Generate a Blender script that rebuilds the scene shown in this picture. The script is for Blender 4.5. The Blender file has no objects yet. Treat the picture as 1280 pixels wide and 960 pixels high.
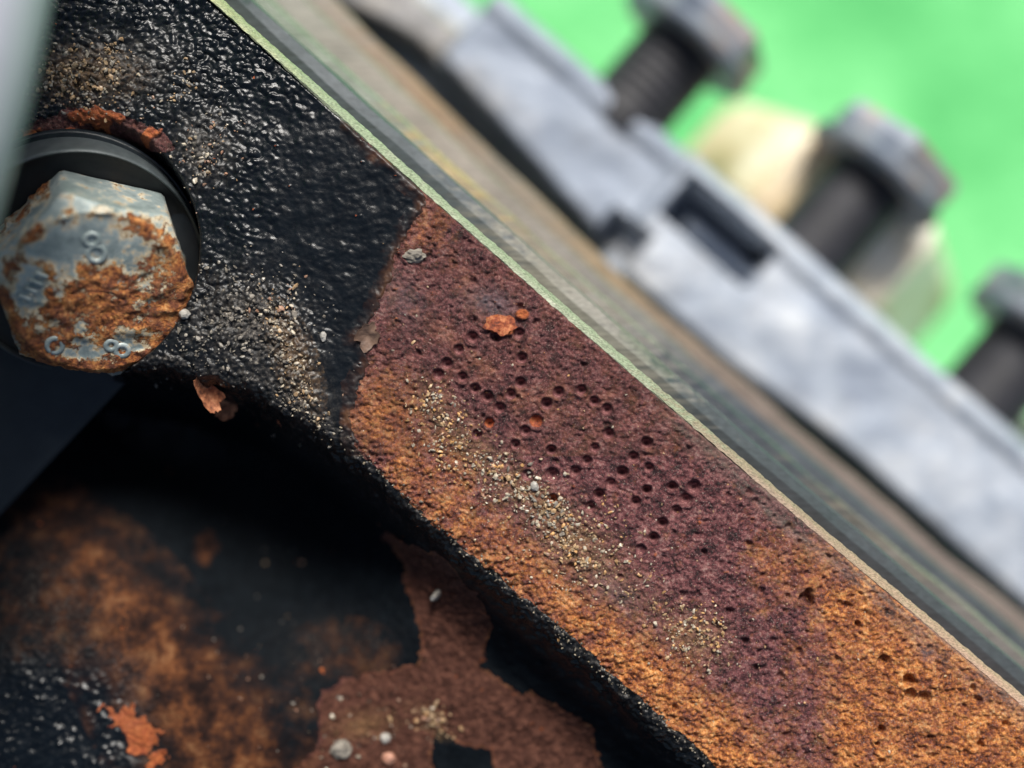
import bpy, bmesh, math, random
import numpy as np
from mathutils import Vector, Matrix

# 1 Blender unit = 1 centimetre (engine detail, about 7 cm across)
S = bpy.context.scene
S.unit_settings.system = 'METRIC'
S.unit_settings.scale_length = 0.01
COL = S.collection

# ---------------------------------------------------------------- camera
D = 10.0                                   # camera height above the stamped pad
cam_data = bpy.data.cameras.new('camera')
cam = bpy.data.objects.new('camera', cam_data)
COL.objects.link(cam)
cam.location = (0, 0, D)
cam_data.sensor_width = 36.0
cam_data.lens = 50.0
cam_data.clip_start = 0.05
cam_data.clip_end = 5000.0
cam_data.dof.use_dof = True
cam_data.dof.focus_distance = D + 0.03
cam_data.dof.aperture_fstop = 0.080
cam_data.dof.aperture_blades = 0
S.camera = cam

# ---------------------------------------------------------------- sky and sun
SUN_EL, SUN_AZ = math.radians(46), math.radians(14)     # azimuth from +Y towards +X
world = bpy.data.worlds.new('World')
S.world = world
world.use_nodes = True
wn = world.node_tree.nodes
sky = wn.new('ShaderNodeTexSky')
sky.sky_type = 'NISHITA'
sky.sun_disc = False
sky.sun_elevation = SUN_EL
sky.sun_rotation = SUN_AZ
sky.air_density = 1.0
sky.dust_density = 3.0
sky.ozone_density = 1.0
world.node_tree.links.new(sky.outputs[0], wn['Background'].inputs[0])
wn['Background'].inputs[1].default_value = 0.054
sun_data = bpy.data.lights.new('sun', 'SUN')
sun_data.energy = 3.3
sun_data.angle = math.radians(20)
sun_data.color = (1.0, 0.965, 0.91)
sun = bpy.data.objects.new('sun', sun_data)
COL.objects.link(sun)
sun_dir = Vector((math.sin(SUN_AZ) * math.cos(SUN_EL), math.cos(SUN_AZ) * math.cos(SUN_EL), math.sin(SUN_EL)))
sun.rotation_euler = sun_dir.to_track_quat('Z', 'Y').to_euler()
sun.location = (0, 60, 60)
S.view_settings.view_transform = 'Standard'
S.view_settings.look = 'None'
S.view_settings.gamma = 1.0
S.view_settings.use_curve_mapping = False
S.view_settings.exposure = 0.68
S.render.engine = 'CYCLES'
S.cycles.max_bounces = 8

# ---------------------------------------------------------------- frames of reference
PXW = 7.2 / 1280
UX = np.array((0.7547, -0.6561)); VX = np.array((0.6561, 0.7547))   # u runs along the rail, v across it


def uv2xy(u, v):
    return u * UX[0] + v * VX[0], u * UX[1] + v * VX[1]


def xy2uv(x, y):
    return x * UX[0] + y * UX[1], x * VX[0] + y * VX[1]


def pix(px, py, z=0.0):
    k = PXW * (D - z) / D
    return (px - 640) * k, (480 - py) * k


# ---------------------------------------------------------------- noise (numpy)
_r = np.random.RandomState(11)
PERM = _r.permutation(512)
PERM = np.concatenate([PERM, PERM, PERM])
ANG = _r.rand(512) * 2 * np.pi
GX, GY = np.cos(ANG), np.sin(ANG)
RN1, RN2, RN3 = _r.rand(512), _r.rand(512), _r.rand(512)


def _h(i, j, s):
    return PERM[(PERM[(i + s * 37) & 511] + j) & 511]


def perlin(x, y, s=0):
    xi = np.floor(x).astype(np.int64); yi = np.floor(y).astype(np.int64)
    fx = x - xi; fy = y - yi
    w = lambda t: t * t * t * (t * (t * 6 - 15) + 10)
    def g(a, b):
        h = _h(xi + a, yi + b, s)
        return GX[h] * (fx - a) + GY[h] * (fy - b)
    sx, sy = w(fx), w(fy)
    a = g(0, 0) * (1 - sx) + g(1, 0) * sx
    b = g(0, 1) * (1 - sx) + g(1, 1) * sx
    return (a * (1 - sy) + b * sy) * 1.5


def fbm(x, y, s=0, o=4, gain=0.5):
    t = 0; a = 1.0; n = 0
    for k in range(o):
        t = t + a * perlin(x * 2 ** k + k * 7.3, y * 2 ** k - k * 3.1, s + k)
        n += a; a *= gain
    return t / n


def worley(x, y, s=0):
    xi = np.floor(x).astype(np.int64); yi = np.floor(y).astype(np.int64)
    d1 = np.full(x.shape, 9.0); d2 = np.full(x.shape, 9.0); cid = np.zeros(x.shape)
    for a in (-1, 0, 1):
        for b in (-1, 0, 1):
            h = _h(xi + a, yi + b, s)
            dx = xi + a + RN1[h] - x; dy = yi + b + RN2[h] - y
            d = np.sqrt(dx * dx + dy * dy)
            m = d < d1
            d2 = np.where(m, d1, np.minimum(d2, d))
            cid = np.where(m, RN3[h], cid)
            d1 = np.where(m, d, d1)
    return d1, d2, cid


def sst(a, b, x):
    t = np.clip((x - a) / (b - a), 0, 1)
    return t * t * (3 - 2 * t)


def sdpoly(x, y, poly):
    """signed distance to a polygon, positive inside"""
    d = np.full(x.shape, 1e9); ins = np.zeros(x.shape, bool)
    n = len(poly)
    for i in range(n):
        ax, ay = poly[i]; bx, by = poly[(i + 1) % n]
        ex, ey = bx - ax, by - ay
        t = np.clip(((x - ax) * ex + (y - ay) * ey) / (ex * ex + ey * ey), 0, 1)
        d = np.minimum(d, (x - ax - t * ex) ** 2 + (y - ay - t * ey) ** 2)
        c = ((ay > y) != (by > y)) & (x < (bx - ax) * (y - ay) / (by - ay + 1e-12) + ax)
        ins ^= c
    d = np.sqrt(d)
    return np.where(ins, d, -d)


def blob(X, Y, cx, cy, sx, sy=None, rot=0.0):
    sy = sy or sx
    c, s = math.cos(rot), math.sin(rot)
    dx, dy = X - cx, Y - cy
    a = (dx * c + dy * s) / sx; b = (-dx * s + dy * c) / sy
    return np.exp(-(a * a + b * b))


# ---------------------------------------------------------------- material helpers
def lin(r, g, b):
    f = lambda c: (c / 255 / 12.92) if c <= 10 else ((c / 255 + 0.055) / 1.055) ** 2.4
    return (f(r), f(g), f(b), 1.0)


class NT:
    def __init__(self, name):
        self.m = bpy.data.materials.new(name)
        self.m.use_nodes = True
        self.t = self.m.node_tree
        self.b = self.t.nodes['Principled BSDF']

    def n(self, typ, **kw):
        nd = self.t.nodes.new(typ)
        for k, v in kw.items():
            setattr(nd, k, v)
        return nd

    def link(self, a, b):
        self.t.links.new(a, b)

    def coord(self, scale=(1, 1, 1), rot=0.0):
        tc = self.n('ShaderNodeTexCoord')
        mp = self.n('ShaderNodeMapping')
        mp.inputs['Scale'].default_value = scale
        mp.inputs['Rotation'].default_value = (0, 0, rot)
        self.link(tc.outputs['Object'], mp.inputs['Vector'])
        return mp.outputs['Vector']

    def noise(self, vec, scale, detail=4, rough=0.55, dist=0.0):
        nd = self.n('ShaderNodeTexNoise')
        nd.inputs['Scale'].default_value = scale
        nd.inputs['Detail'].default_value = detail
        nd.inputs['Roughness'].default_value = rough
        nd.inputs['Distortion'].default_value = dist
        self.link(vec, nd.inputs['Vector'])
        return nd.outputs['Fac']

    def ramp(self, fac, stops):
        nd = self.n('ShaderNodeValToRGB')
        cr = nd.color_ramp
        while len(cr.elements) < len(stops):
            cr.elements.new(0.5)
        for e, (p, c) in zip(cr.elements, stops):
            e.position = p
            e.color = c if len(c) == 4 else (*c, 1)
        self.link(fac, nd.inputs['Fac'])
        return nd.outputs['Color']

    def mix(self, fac, a, b, mode='MIX'):
        nd = self.n('ShaderNodeMix', data_type='RGBA', blend_type=mode)
        for sock, val in ((nd.inputs[0], fac), (nd.inputs[6], a), (nd.inputs[7], b)):
            if hasattr(val, 'links') or hasattr(val, 'is_linked'):
                self.link(val, sock)
            else:
                sock.default_value = val
        return nd.outputs[2]

    def math(self, op, a, b=None, c=None, clamp=False):
        nd = self.n('ShaderNodeMath', operation=op)
        nd.use_clamp = clamp
        for i, val in enumerate((a, b, c)):
            if val is None:
                continue
            if hasattr(val, 'is_linked'):
                self.link(val, nd.inputs[i])
            else:
                nd.inputs[i].default_value = val
        return nd.outputs[0]

    def attr(self, name):
        nd = self.n('ShaderNodeAttribute', attribute_name=name)
        return nd.outputs['Fac']

    def acol(self, name):
        nd = self.n('ShaderNodeAttribute', attribute_name=name)
        return nd.outputs['Color']

    def bump(self, h, strength, dist):
        nd = self.n('ShaderNodeBump')
        nd.inputs['Strength'].default_value = strength
        nd.inputs['Distance'].default_value = dist
        self.link(h, nd.inputs['Height'])
        self.link(nd.outputs['Normal'], self.b.inputs['Normal'])
        return nd

    def set(self, **kw):
        for k, v in kw.items():
            s = self.b.inputs[k.replace('_', ' ')]
            if hasattr(v, 'is_linked'):
                self.link(v, s)
            else:
                s.default_value = v
        return self


def rust_maroon(T, vec, sc=1.0):
    n1 = T.noise(vec, 9 * sc, 6, 0.65)
    n2 = T.noise(vec, 48 * sc, 4, 0.6)
    f = T.math('ADD', T.math('MULTIPLY', n1, 0.55), T.math('MULTIPLY', n2, 0.45))
    return T.ramp(f, [(0.38, (0.014, 0.006, 0.007)), (0.45, (0.066, 0.020, 0.023)), (0.50, (0.130, 0.040, 0.043)),
                      (0.56, (0.215, 0.080, 0.078)), (0.66, (0.36, 0.22, 0.19))])


def rust_orange(T, vec, sc=1.0):
    n1 = T.noise(vec, 7 * sc, 6, 0.65)
    n2 = T.noise(vec, 42 * sc, 4, 0.6)
    f = T.math('ADD', T.math('MULTIPLY', n1, 0.55), T.math('MULTIPLY', n2, 0.45))
    return T.ramp(f, [(0.35, (0.045, 0.016, 0.010)), (0.43, (0.18, 0.046, 0.014)), (0.50, (0.45, 0.148, 0.036)),
                      (0.57, (0.70, 0.30, 0.085)), (0.67, (0.84, 0.55, 0.27))])


def mat_casting():
    T = NT('painted_rusty_cast_iron')
    v = T.coord()
    maroon, orange = rust_maroon(T, v), rust_orange(T, v)
    nz = T.math('ADD', T.math('MULTIPLY', T.noise(v, 3.2, 6, 0.7), 0.55), T.math('MULTIPLY', T.noise(v, 17, 5, 0.7), 0.45))
    of = T.math('ADD', T.attr('orange'), T.math('MULTIPLY', T.math('SUBTRACT', nz, 0.56), 2.8), clamp=True)
    c = T.mix(of, maroon, orange)
    sparkle = T.ramp(T.noise(v, 95, 3, 0.6), [(0.60, (0, 0, 0)), (0.66, (1, 1, 1))])  # white sparkles of the rust painted in as pale specks
    c = T.mix(T.math('MULTIPLY', sparkle, 0.55), c, (0.46, 0.36, 0.31, 1))
    dark = T.ramp(T.noise(v, 62, 4, 0.65), [(0.34, (1, 1, 1)), (0.42, (0, 0, 0))])
    c = T.mix(T.math('MULTIPLY', dark, 0.75), c, (0.018, 0.010, 0.010, 1))
    c = T.mix(T.math('MULTIPLY', T.attr('steel'), T.noise(v, 26, 5, 0.7)), c, (0.17, 0.17, 0.20, 1))  # bluish steel glints painted into the rust colour
    brown = T.ramp(T.noise(v, 16, 6, 0.65), [(0.3, (0.03, 0.014, 0.011)), (0.5, (0.095, 0.040, 0.028)), (0.72, (0.17, 0.075, 0.05))])
    c = T.mix(T.attr('brown'), c, brown)
    red = T.ramp(T.noise(v, 30, 4, 0.6), [(0.3, (0.30, 0.055, 0.018)), (0.7, (0.62, 0.19, 0.055))])
    c = T.mix(T.attr('flake'), c, red)
    # black paint with a thin brownish or grey film of dust here and there
    paintc = T.ramp(T.noise(v, 12, 5, 0.6), [(0.3, (0.0018, 0.0030, 0.0045)), (0.7, (0.0045, 0.0068, 0.0092))])
    film = T.ramp(T.noise(v, 34, 7, 0.75), [(0.36, (0.008, 0.0075, 0.0075)), (0.48, (0.045, 0.040, 0.036)), (0.56, (0.12, 0.105, 0.09)), (0.66, (0.34, 0.30, 0.25))])
    paintc = T.mix(T.attr('dust'), paintc, film)
    pn = T.math('ADD', T.attr('paint'), T.math('MULTIPLY', T.math('SUBTRACT', T.noise(v, 55, 4, 0.6), 0.5), 0.45))
    pf = T.ramp(pn, [(0.44, (0, 0, 0)), (0.54, (1, 1, 1))])
    c = T.mix(pf, c, paintc)
    sn = T.math('ADD', T.attr('stain'), T.math('MULTIPLY', T.math('SUBTRACT', T.noise(v, 4, 7, 0.66), 0.5), 1.3), clamp=True)
    sf = T.math('MULTIPLY', sn, T.math('GREATER_THAN', T.attr('stain'), 0.02))
    stc = T.ramp(T.noise(v, 5, 7, 0.66), [(0.36, (0.016, 0.008, 0.006)), (0.48, (0.065, 0.026, 0.014)), (0.56, (0.16, 0.058, 0.022)), (0.68, (0.30, 0.14, 0.06))])
    c = T.mix(T.math('MULTIPLY', sf, 0.85), c, stc)
    dirt = T.ramp(T.noise(v, 50, 4, 0.7), [(0.3, (0.06, 0.034, 0.018)), (0.5, (0.21, 0.115, 0.05)), (0.7, (0.46, 0.30, 0.14))])
    df = T.math('ADD', T.attr('dirt'), T.math('MULTIPLY', T.math('SUBTRACT', T.noise(v, 28, 5, 0.7), 0.5), 1.1), clamp=True)
    df = T.math('MULTIPLY', df, T.math('GREATER_THAN', T.attr('dirt'), 0.03))
    c = T.mix(df, c, dirt)
    bare = T.ramp(T.noise(T.coord((0.6, 14, 14), math.radians(41)), 9, 4, 0.6), [(0.3, (0.10, 0.085, 0.075)), (0.7, (0.34, 0.28, 0.22))])
    c = T.mix(T.attr('bare'), c, bare)
    rp = T.math('ADD', 0.17, T.math('MULTIPLY', T.noise(v, 20, 3, 0.6), 0.18))
    rp = T.math('ADD', rp, T.math('MULTIPLY', T.math('ADD', T.math('ADD', T.attr('dust'), T.attr('stain')), T.attr('matte')), 0.5))
    rr = T.ramp(T.noise(v, 75, 3, 0.6), [(0.36, (0.22, 0.22, 0.22)), (0.50, (0.75, 0.75, 0.75))])
    nd = T.n('ShaderNodeMix', data_type='FLOAT')
    T.link(pf, nd.inputs[0]); T.link(rr, nd.inputs[2]); T.link(rp, nd.inputs[3])
    T.set(Base_Color=c, Roughness=nd.outputs[0])
    T.set(Specular_IOR_Level=T.math('MULTIPLY', T.math('SUBTRACT', 0.36, T.math('MULTIPLY', pf, 0.04)), T.math('SUBTRACT', 1.0, T.math('MULTIPLY', T.attr('matte'), 0.75))))
    h = T.math('ADD', T.noise(v, 70, 5, 0.65), T.math('MULTIPLY', T.noise(v, 180, 3, 0.6), 0.5))
    hs = T.math('MULTIPLY', h, T.math('SUBTRACT', 1.15, T.math('MULTIPLY', pf, 1.07)))
    T.bump(hs, 1.0, 0.014)
    return T.m


def mat_simple_rust(name, kind='orange', sc=1.0):
    T = NT(name)
    v = T.coord()
    c = rust_orange(T, v, sc) if kind == 'orange' else rust_maroon(T, v, sc)
    if kind == 'red':
        c = T.ramp(T.noise(v, 24, 5, 0.65), [(0.36, (0.09, 0.022, 0.012)), (0.5, (0.30, 0.065, 0.022)), (0.64, (0.50, 0.18, 0.07))])
    if kind == 'brown':
        c = T.ramp(T.noise(v, 18, 5, 0.65), [(0.36, (0.08, 0.026, 0.013)), (0.5, (0.30, 0.105, 0.045)), (0.64, (0.52, 0.23, 0.11))])
    T.set(Base_Color=c, Roughness=0.75)
    T.bump(T.noise(v, 60, 5, 0.65), 0.8, 0.012)
    return T.m


def mat_bolt():
    T = NT('rusted_zinc_plate')
    v = T.coord()
    zn = T.ramp(T.noise(v, 6, 5, 0.6), [(0.36, (0.20, 0.245, 0.24)), (0.5, (0.31, 0.365, 0.355)), (0.64, (0.46, 0.51, 0.49))])
    tan = T.ramp(T.noise(v, 11, 5, 0.65), [(0.38, (0.34, 0.34, 0.30)), (0.5, (0.60, 0.44, 0.24)), (0.62, (0.78, 0.66, 0.46))])
    om = T.noise(v, 8, 6, 0.7)
    rust = T.mix(T.ramp(om, [(0.40, (0, 0, 0)), (0.54, (1, 1, 1))]),
                 T.ramp(T.noise(v, 20, 5, 0.65), [(0.36, (0.06, 0.020, 0.014)), (0.5, (0.22, 0.065, 0.027)), (0.64, (0.46, 0.18, 0.07))]), rust_orange(T, v))
    rn = T.math('ADD', T.attr('rust'), T.math('MULTIPLY', T.math('SUBTRACT', T.noise(v, 6, 7, 0.74), 0.5), 2.6))
    edge = T.ramp(rn, [(0.22, (0, 0, 0)), (0.44, (1, 1, 1))])
    core = T.ramp(rn, [(0.45, (0, 0, 0)), (0.55, (1, 1, 1))])
    c = T.mix(core, T.mix(edge, zn, tan), rust)
    met = T.math('MULTIPLY', T.math('SUBTRACT', 1.0, edge), 0.15)
    rg = T.math('ADD', 0.34, T.math('MULTIPLY', core, 0.35))
    T.set(Base_Color=c, Metallic=met, Roughness=rg)
    h = T.math('ADD', T.math('MULTIPLY', core, 0.6), T.math('MULTIPLY', T.noise(v, 34, 6, 0.7), T.math('ADD', 0.25, T.math('MULTIPLY', core, 1.6))))
    T.bump(h, 0.9, 0.022)
    return T.m


def mat_metal(name, stops, rough=0.35, metal=1.0, scale=(1, 1, 1), rot=0.0, nscale=3.0, bump=0.0, bscale=30, bdist=0.01, rvar=0.2):
    T = NT(name)
    v = T.coord(scale, rot)
    c = T.ramp(T.noise(v, nscale, 6, 0.62), stops)
    r = T.math('ADD', rough - rvar / 2, T.math('MULTIPLY', T.noise(v, nscale * 2.3, 4, 0.6), rvar))
    T.set(Base_Color=c, Roughness=r, Metallic=metal)
    if bump:
        T.bump(T.noise(v, bscale, 5, 0.6), bump, bdist)
    return T.m


ROT = math.radians(41)


def mat_along(name, stops, rough, metal, var=0.5, scale=(0.4, 6, 6), nscale=3.0, tone=0.8):
    """colour laid along the strip (attribute 'along', 0..1), streaked lengthwise"""
    T = NT(name)
    v = T.coord(scale, ROT)
    n = T.noise(v, nscale, 5, 0.65)
    f = T.math('ADD', T.attr('along'), T.math('MULTIPLY', T.math('SUBTRACT', n, 0.5), 0.22))
    c = T.ramp(f, stops)
    k = T.ramp(T.noise(v, nscale * 3, 5, 0.65), [(0.3, (1 - var,) * 3), (0.7, (1 + var * 0.4,) * 3)])
    c = T.mix(1.0, T.mix(1.0, c, k, 'MULTIPLY'), (tone, tone, tone, 1), 'MULTIPLY')
    T.set(Base_Color=c, Metallic=metal, Roughness=T.math('ADD', rough - 0.12, T.math('MULTIPLY', n, 0.24)))
    T.bump(T.noise(v, 12, 5, 0.6), 0.35, 0.01)
    return T.m

M_CAST = mat_casting()
M_EDGE = mat_along('machined_edge_steel', [(0.20, (0.40, 0.41, 0.22)), (0.32, (0.36, 0.40, 0.28)), (0.55, (0.36, 0.38, 0.28)), (0.62, (0.36, 0.27, 0.20)), (0.80, (0.52, 0.33, 0.25))], 0.5, 0.25, 0.75, (0.6, 9, 9), 4, 1.0)  # green mat's reflection painted into the colour; rusty tan towards the right end
M_BLOCK = mat_metal('block_iron_dark', [(0.3, (0.012, 0.013, 0.015)), (0.7, (0.035, 0.03, 0.028))], 0.6, 0.0, nscale=2, bump=0.4, bscale=14, bdist=0.03)
M_STEP = mat_along('oily_dark_steel', [(0.20, (0.06, 0.075, 0.085)), (0.40, (0.09, 0.105, 0.12)), (0.46, (0.28, 0.26, 0.22)), (0.54, (0.26, 0.25, 0.22)), (0.60, (0.06, 0.075, 0.085)), (0.8, (0.06, 0.07, 0.08))], 0.42, 0.15)
M_SHEET = mat_along('grey_gasket_sheet', [(0.20, (0.22, 0.28, 0.20)), (0.33, (0.30, 0.33, 0.27)), (0.38, (0.52, 0.40, 0.20)), (0.43, (0.36, 0.31, 0.22)), (0.54, (0.30, 0.29, 0.26)), (0.59, (0.075, 0.09, 0.11)), (0.67, (0.10, 0.11, 0.12)), (0.72, (0.22, 0.20, 0.16)), (0.8, (0.24, 0.22, 0.20))], 0.28, 0.12)
M_SHEET2 = mat_along('blue_grey_gasket_sheet', [(0.20, (0.30, 0.30, 0.25)), (0.36, (0.34, 0.30, 0.25)), (0.45, (0.30, 0.27, 0.23)), (0.54, (0.26, 0.25, 0.23)), (0.61, (0.10, 0.12, 0.14)), (0.8, (0.10, 0.115, 0.13))], 0.45, 0.2)
M_PAPER = mat_along('tan_gasket_paper', [(0.20, (0.36, 0.33, 0.28)), (0.34, (0.34, 0.22, 0.12)), (0.40, (0.28, 0.24, 0.19)), (0.50, (0.36, 0.26, 0.15)), (0.60, (0.22, 0.17, 0.14)), (0.8, (0.24, 0.19, 0.165))], 0.6, 0.0)
def mat_alloy():
    T = NT('cast_aluminium')
    v = T.coord()
    c = T.ramp(T.noise(v, 2.0, 6, 0.68), [(0.36, (0.26, 0.30, 0.37)), (0.5, (0.36, 0.405, 0.47)), (0.58, (0.44, 0.48, 0.54)), (0.68, (0.54, 0.57, 0.60))])
    dull_blue = T.ramp(T.noise(v, 1.6, 6, 0.66), [(0.36, (0.19, 0.225, 0.29)), (0.55, (0.27, 0.31, 0.38)), (0.68, (0.36, 0.39, 0.45))])
    c = T.mix(T.attr('bluish'), c, dull_blue)
    gf = T.math('ADD', T.attr('grime'), T.math('MULTIPLY', T.math('SUBTRACT', T.noise(v, 2.6, 6, 0.7), 0.55), 1.2), clamp=True)
    gr = T.ramp(T.noise(v, 4, 5, 0.65), [(0.35, (0.10, 0.085, 0.065)), (0.5, (0.24, 0.21, 0.17)), (0.65, (0.40, 0.35, 0.29))])
    c = T.mix(T.math('MULTIPLY', gf, 0.8), c, gr)
    T.set(Base_Color=c, Metallic=0.2, Roughness=0.5)
    T.bump(T.noise(v, 7, 5, 0.6), 0.5, 0.03)
    return T.m


M_ALLOY = mat_alloy()
M_RUBBER = mat_metal('matt_black_rubber', [(0.3, (0.004, 0.005, 0.006)), (0.7, (0.011, 0.012, 0.013))], 0.62, 0.0, nscale=6, bump=0.25, bscale=40, bdist=0.005)
M_COLLAR = mat_metal('dark_phosphate_collar', [(0.3, (0.05, 0.062, 0.066)), (0.7, (0.09, 0.105, 0.108))], 0.46, 0.2, nscale=8, bump=0.3, bscale=40, bdist=0.004)
M_BRACKET = mat_metal('satin_black_bracket', [(0.3, (0.006, 0.009, 0.012)), (0.7, (0.014, 0.019, 0.023))], 0.45, 0.0, nscale=5, bump=0.35, bscale=26, bdist=0.006)
M_SHANK = mat_metal('black_oxide_shank', [(0.3, (0.010, 0.010, 0.013)), (0.7, (0.028, 0.028, 0.034))], 0.6, 0.0, nscale=3, bump=0.2)
M_HEAD = mat_metal('grey_zinc_head', [(0.36, (0.15, 0.18, 0.23)), (0.5, (0.29, 0.32, 0.36)), (0.62, (0.36, 0.27, 0.22))], 0.45, 0.3, nscale=1.8, bump=0.3)
M_BRASS = mat_metal('yellow_passivated_nut', [(0.38, (0.50, 0.38, 0.22)), (0.5, (0.72, 0.60, 0.42)), (0.60, (0.86, 0.80, 0.68))], 0.25, 0.0, nscale=0.8, bump=0.2)
M_PALE = mat_metal('pale_zinc_nut', [(0.35, (0.55, 0.55, 0.5)), (0.6, (0.8, 0.8, 0.76))], 0.3, 0.1, nscale=1, bump=0.2)
M_HOSE = mat_metal('pale_grey_sleeve', [(0.3, (0.36, 0.36, 0.43)), (0.7, (0.48, 0.48, 0.55))], 0.35, 0.0, nscale=1.5, bump=0.15, bscale=10)
M_RFILL = mat_simple_rust('red_rust_fill', 'red')
M_RBROWN = mat_simple_rust('brown_rust_flake', 'brown')
M_RORANGE = mat_simple_rust('orange_rust_flake', 'orange')


def mat_green():
    T = NT('green_felt_mat')
    v = T.coord()
    c = T.ramp(T.noise(v, 0.20, 7, 0.75), [(0.38, (0.085, 0.44, 0.13)), (0.48, (0.14, 0.58, 0.19)), (0.55, (0.21, 0.70, 0.26)), (0.64, (0.36, 0.82, 0.40))])
    T.set(Base_Color=c, Roughness=0.85)
    T.bump(T.noise(v, 4, 5, 0.6), 0.5, 0.2)
    return T.m


def mat_grit():
    T = NT('sand_grains')
    v = T.coord()
    c = T.mix(0.25, T.acol('tint'), T.ramp(T.noise(v, 60, 3, 0.6), [(0.3, (0.10, 0.07, 0.045)), (0.7, (0.75, 0.66, 0.5))]))
    T.set(Base_Color=c, Roughness=0.38)
    return T.m


M_GREEN, M_GRIT = mat_green(), mat_grit()


# ---------------------------------------------------------------- object helpers
def link(o, parent=None):
    COL.objects.link(o)
    if parent is not None:
        o.parent = parent
    return o


def tag(o, label=None, cat=None, group=None, kind=None):
    if label: o['label'] = label
    if cat: o['category'] = cat
    if group: o['group'] = group
    if kind: o['kind'] = kind
    return o


def empty(name, loc=(0, 0, 0)):
    o = bpy.data.objects.new(name, None)
    o.empty_display_size = 0.3
    o.location = loc
    return link(o)


def mesh_np(name, verts, quads, mat, parent=None, smooth=True, attrs=None):
    me = bpy.data.meshes.new(name)
    verts = np.asarray(verts, np.float32); quads = np.asarray(quads, np.int32)
    nq, k = quads.shape
    me.vertices.add(len(verts)); me.vertices.foreach_set('co', verts.ravel())
    me.loops.add(nq * k); me.loops.foreach_set('vertex_index', quads.ravel())
    me.polygons.add(nq)
    me.polygons.foreach_set('loop_start', np.arange(0, nq * k, k, dtype=np.int32))
    me.polygons.foreach_set('use_smooth', np.full(nq, smooth))
    me.update(calc_edges=True)
    for an, av in (attrs or {}).items():
        if av.ndim == 1:
            a = me.attributes.new(an, 'FLOAT', 'POINT'); a.data.foreach_set('value', av.astype(np.float32))
        else:
            a = me.attributes.new(an, 'FLOAT_COLOR', 'POINT'); a.data.foreach_set('color', av.astype(np.float32).ravel())
    me.validate()
    me.materials.append(mat)
    return link(bpy.data.objects.new(name, me), parent)


def grid_quads(nu, nv):
    i = np.arange(nu - 1)[:, None]; j = np.arange(nv - 1)[None, :]
    a = (i * nv + j).ravel()
    return np.stack([a, a + nv, a + nv + 1, a + 1], 1)


def bm_obj(name, bm, mat, parent=None, smooth=True, sharp=None):
    me = bpy.data.meshes.new(name)
    bmesh.ops.recalc_face_normals(bm, faces=bm.faces)
    bm.to_mesh(me); bm.free()
    for p in me.polygons:
        p.use_smooth = smooth
    if sharp is not None:
        me.set_sharp_from_angle(angle=math.radians(sharp))
    me.materials.append(mat)
    return link(bpy.data.objects.new(name, me), parent)


def basis(n, xhint=(1, 0, 0)):
    n = Vector(n).normalized()
    x = Vector(xhint) - n * n.dot(Vector(xhint)); x.normalize()
    y = n.cross(x)
    return Matrix((x, y, n)).transposed()


def lathe(profile, seg=72, close=False):
    bm = bmesh.new(); rows = []
    for r, z in profile:
        if r < 1e-6:
            rows.append([bm.verts.new((0, 0, z))])
        else:
            rows.append([bm.verts.new((r * math.cos(2 * math.pi * k / seg), r * math.sin(2 * math.pi * k / seg), z)) for k in range(seg)])
    prs = list(zip(rows, rows[1:])) + ([(rows[-1], rows[0])] if close else [])
    for a, b in prs:
        for k in range(seg):
            q = [a[k % len(a)], a[(k + 1) % len(a)] if len(a) > 1 else None, b[(k + 1) % len(b)] if len(b) > 1 else None, b[k % len(b)]]
            q = [w for w in q if w is not None]
            if len(q) > 2:
                bm.faces.new(q)
    return bm


def spaced(parts):
    out = []
    for a, b, s in parts:
        n = max(1, int(round((b - a) / s)))
        out.append(np.linspace(a, b, n, endpoint=False))
    return np.concatenate(out + [np.array([parts[-1][1]])])


# ================================================================= THE SETTING
GZ = -13.0
bm = bmesh.new()
N = 40
gv = [[bm.verts.new(((i / N) * 170 - 17, (j / N) * 170 - 17, 0)) for j in range(N + 1)] for i in range(N + 1)]
for i in range(N):
    for j in range(N):
        bm.faces.new((gv[i][j], gv[i + 1][j], gv[i + 1][j + 1], gv[i][j + 1]))
rng = random.Random(4)
for row in gv:
    for w in row:
        w.co.z += rng.uniform(-0.06, 0.06)
ground = bm_obj('ground', bm, M_GREEN)
ground.location.z = GZ
tag(ground, 'bright green mat spread out under the engine', None, None, 'structure')

# ================================================================= ENGINE BLOCK
engine = empty('engine_block', (0, 0, GZ + 0.15))
tag(engine, 'black painted and rusty cast iron engine block with punched number pad', 'engine block')
bpy.context.view_layer.update()


def under(o, parent):
    """parent an object built in world coordinates"""
    o.parent = parent
    o.matrix_parent_inverse = parent.matrix_world.inverted()
    return o


BOLT_C = (-2.83, 0.90)
MARKS = [(590.4, 421.6), (619.5, 421), (648.6, 416.8), (573.4, 437.3), (558.6, 454.8), (548.2, 468.5), (577.9, 471.4), (652, 447.7),
         (650.6, 478.6), (593.6, 486), (609, 496), (624, 510), (638, 493), (611.5, 528.5), (596.6, 543.3), (698, 490.5), (726.4, 487.5),
         (742.7, 501.7), (758.4, 511.5), (683.3, 504.7), (670, 526.4), (656.6, 538.9), (644, 555.8), (688.7, 562.6), (760.5, 541.8),
         (743.3, 560), (733.2, 576), (719, 589.3), (689.8, 593.2), (690.7, 623.5), (659, 594), (808, 553.7), (791.7, 571.5), (811, 584.9),
         (777.7, 590.2), (763.5, 604.2), (748.6, 618.4), (738.2, 633.3), (808.6, 612.5), (794.6, 627), (840, 608), (867.4, 608.6),
         (857, 623.5), (845, 637.7), (828, 653.8), (816.7, 671.7), (800.8, 687)]
FILLED = {13: 0.15, 20: 0.3, 29: 0.2}
BIG = {28: 1.25, 41: 1.25, 20: 1.25, 0: 1.1, 2: 1.1}
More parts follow.
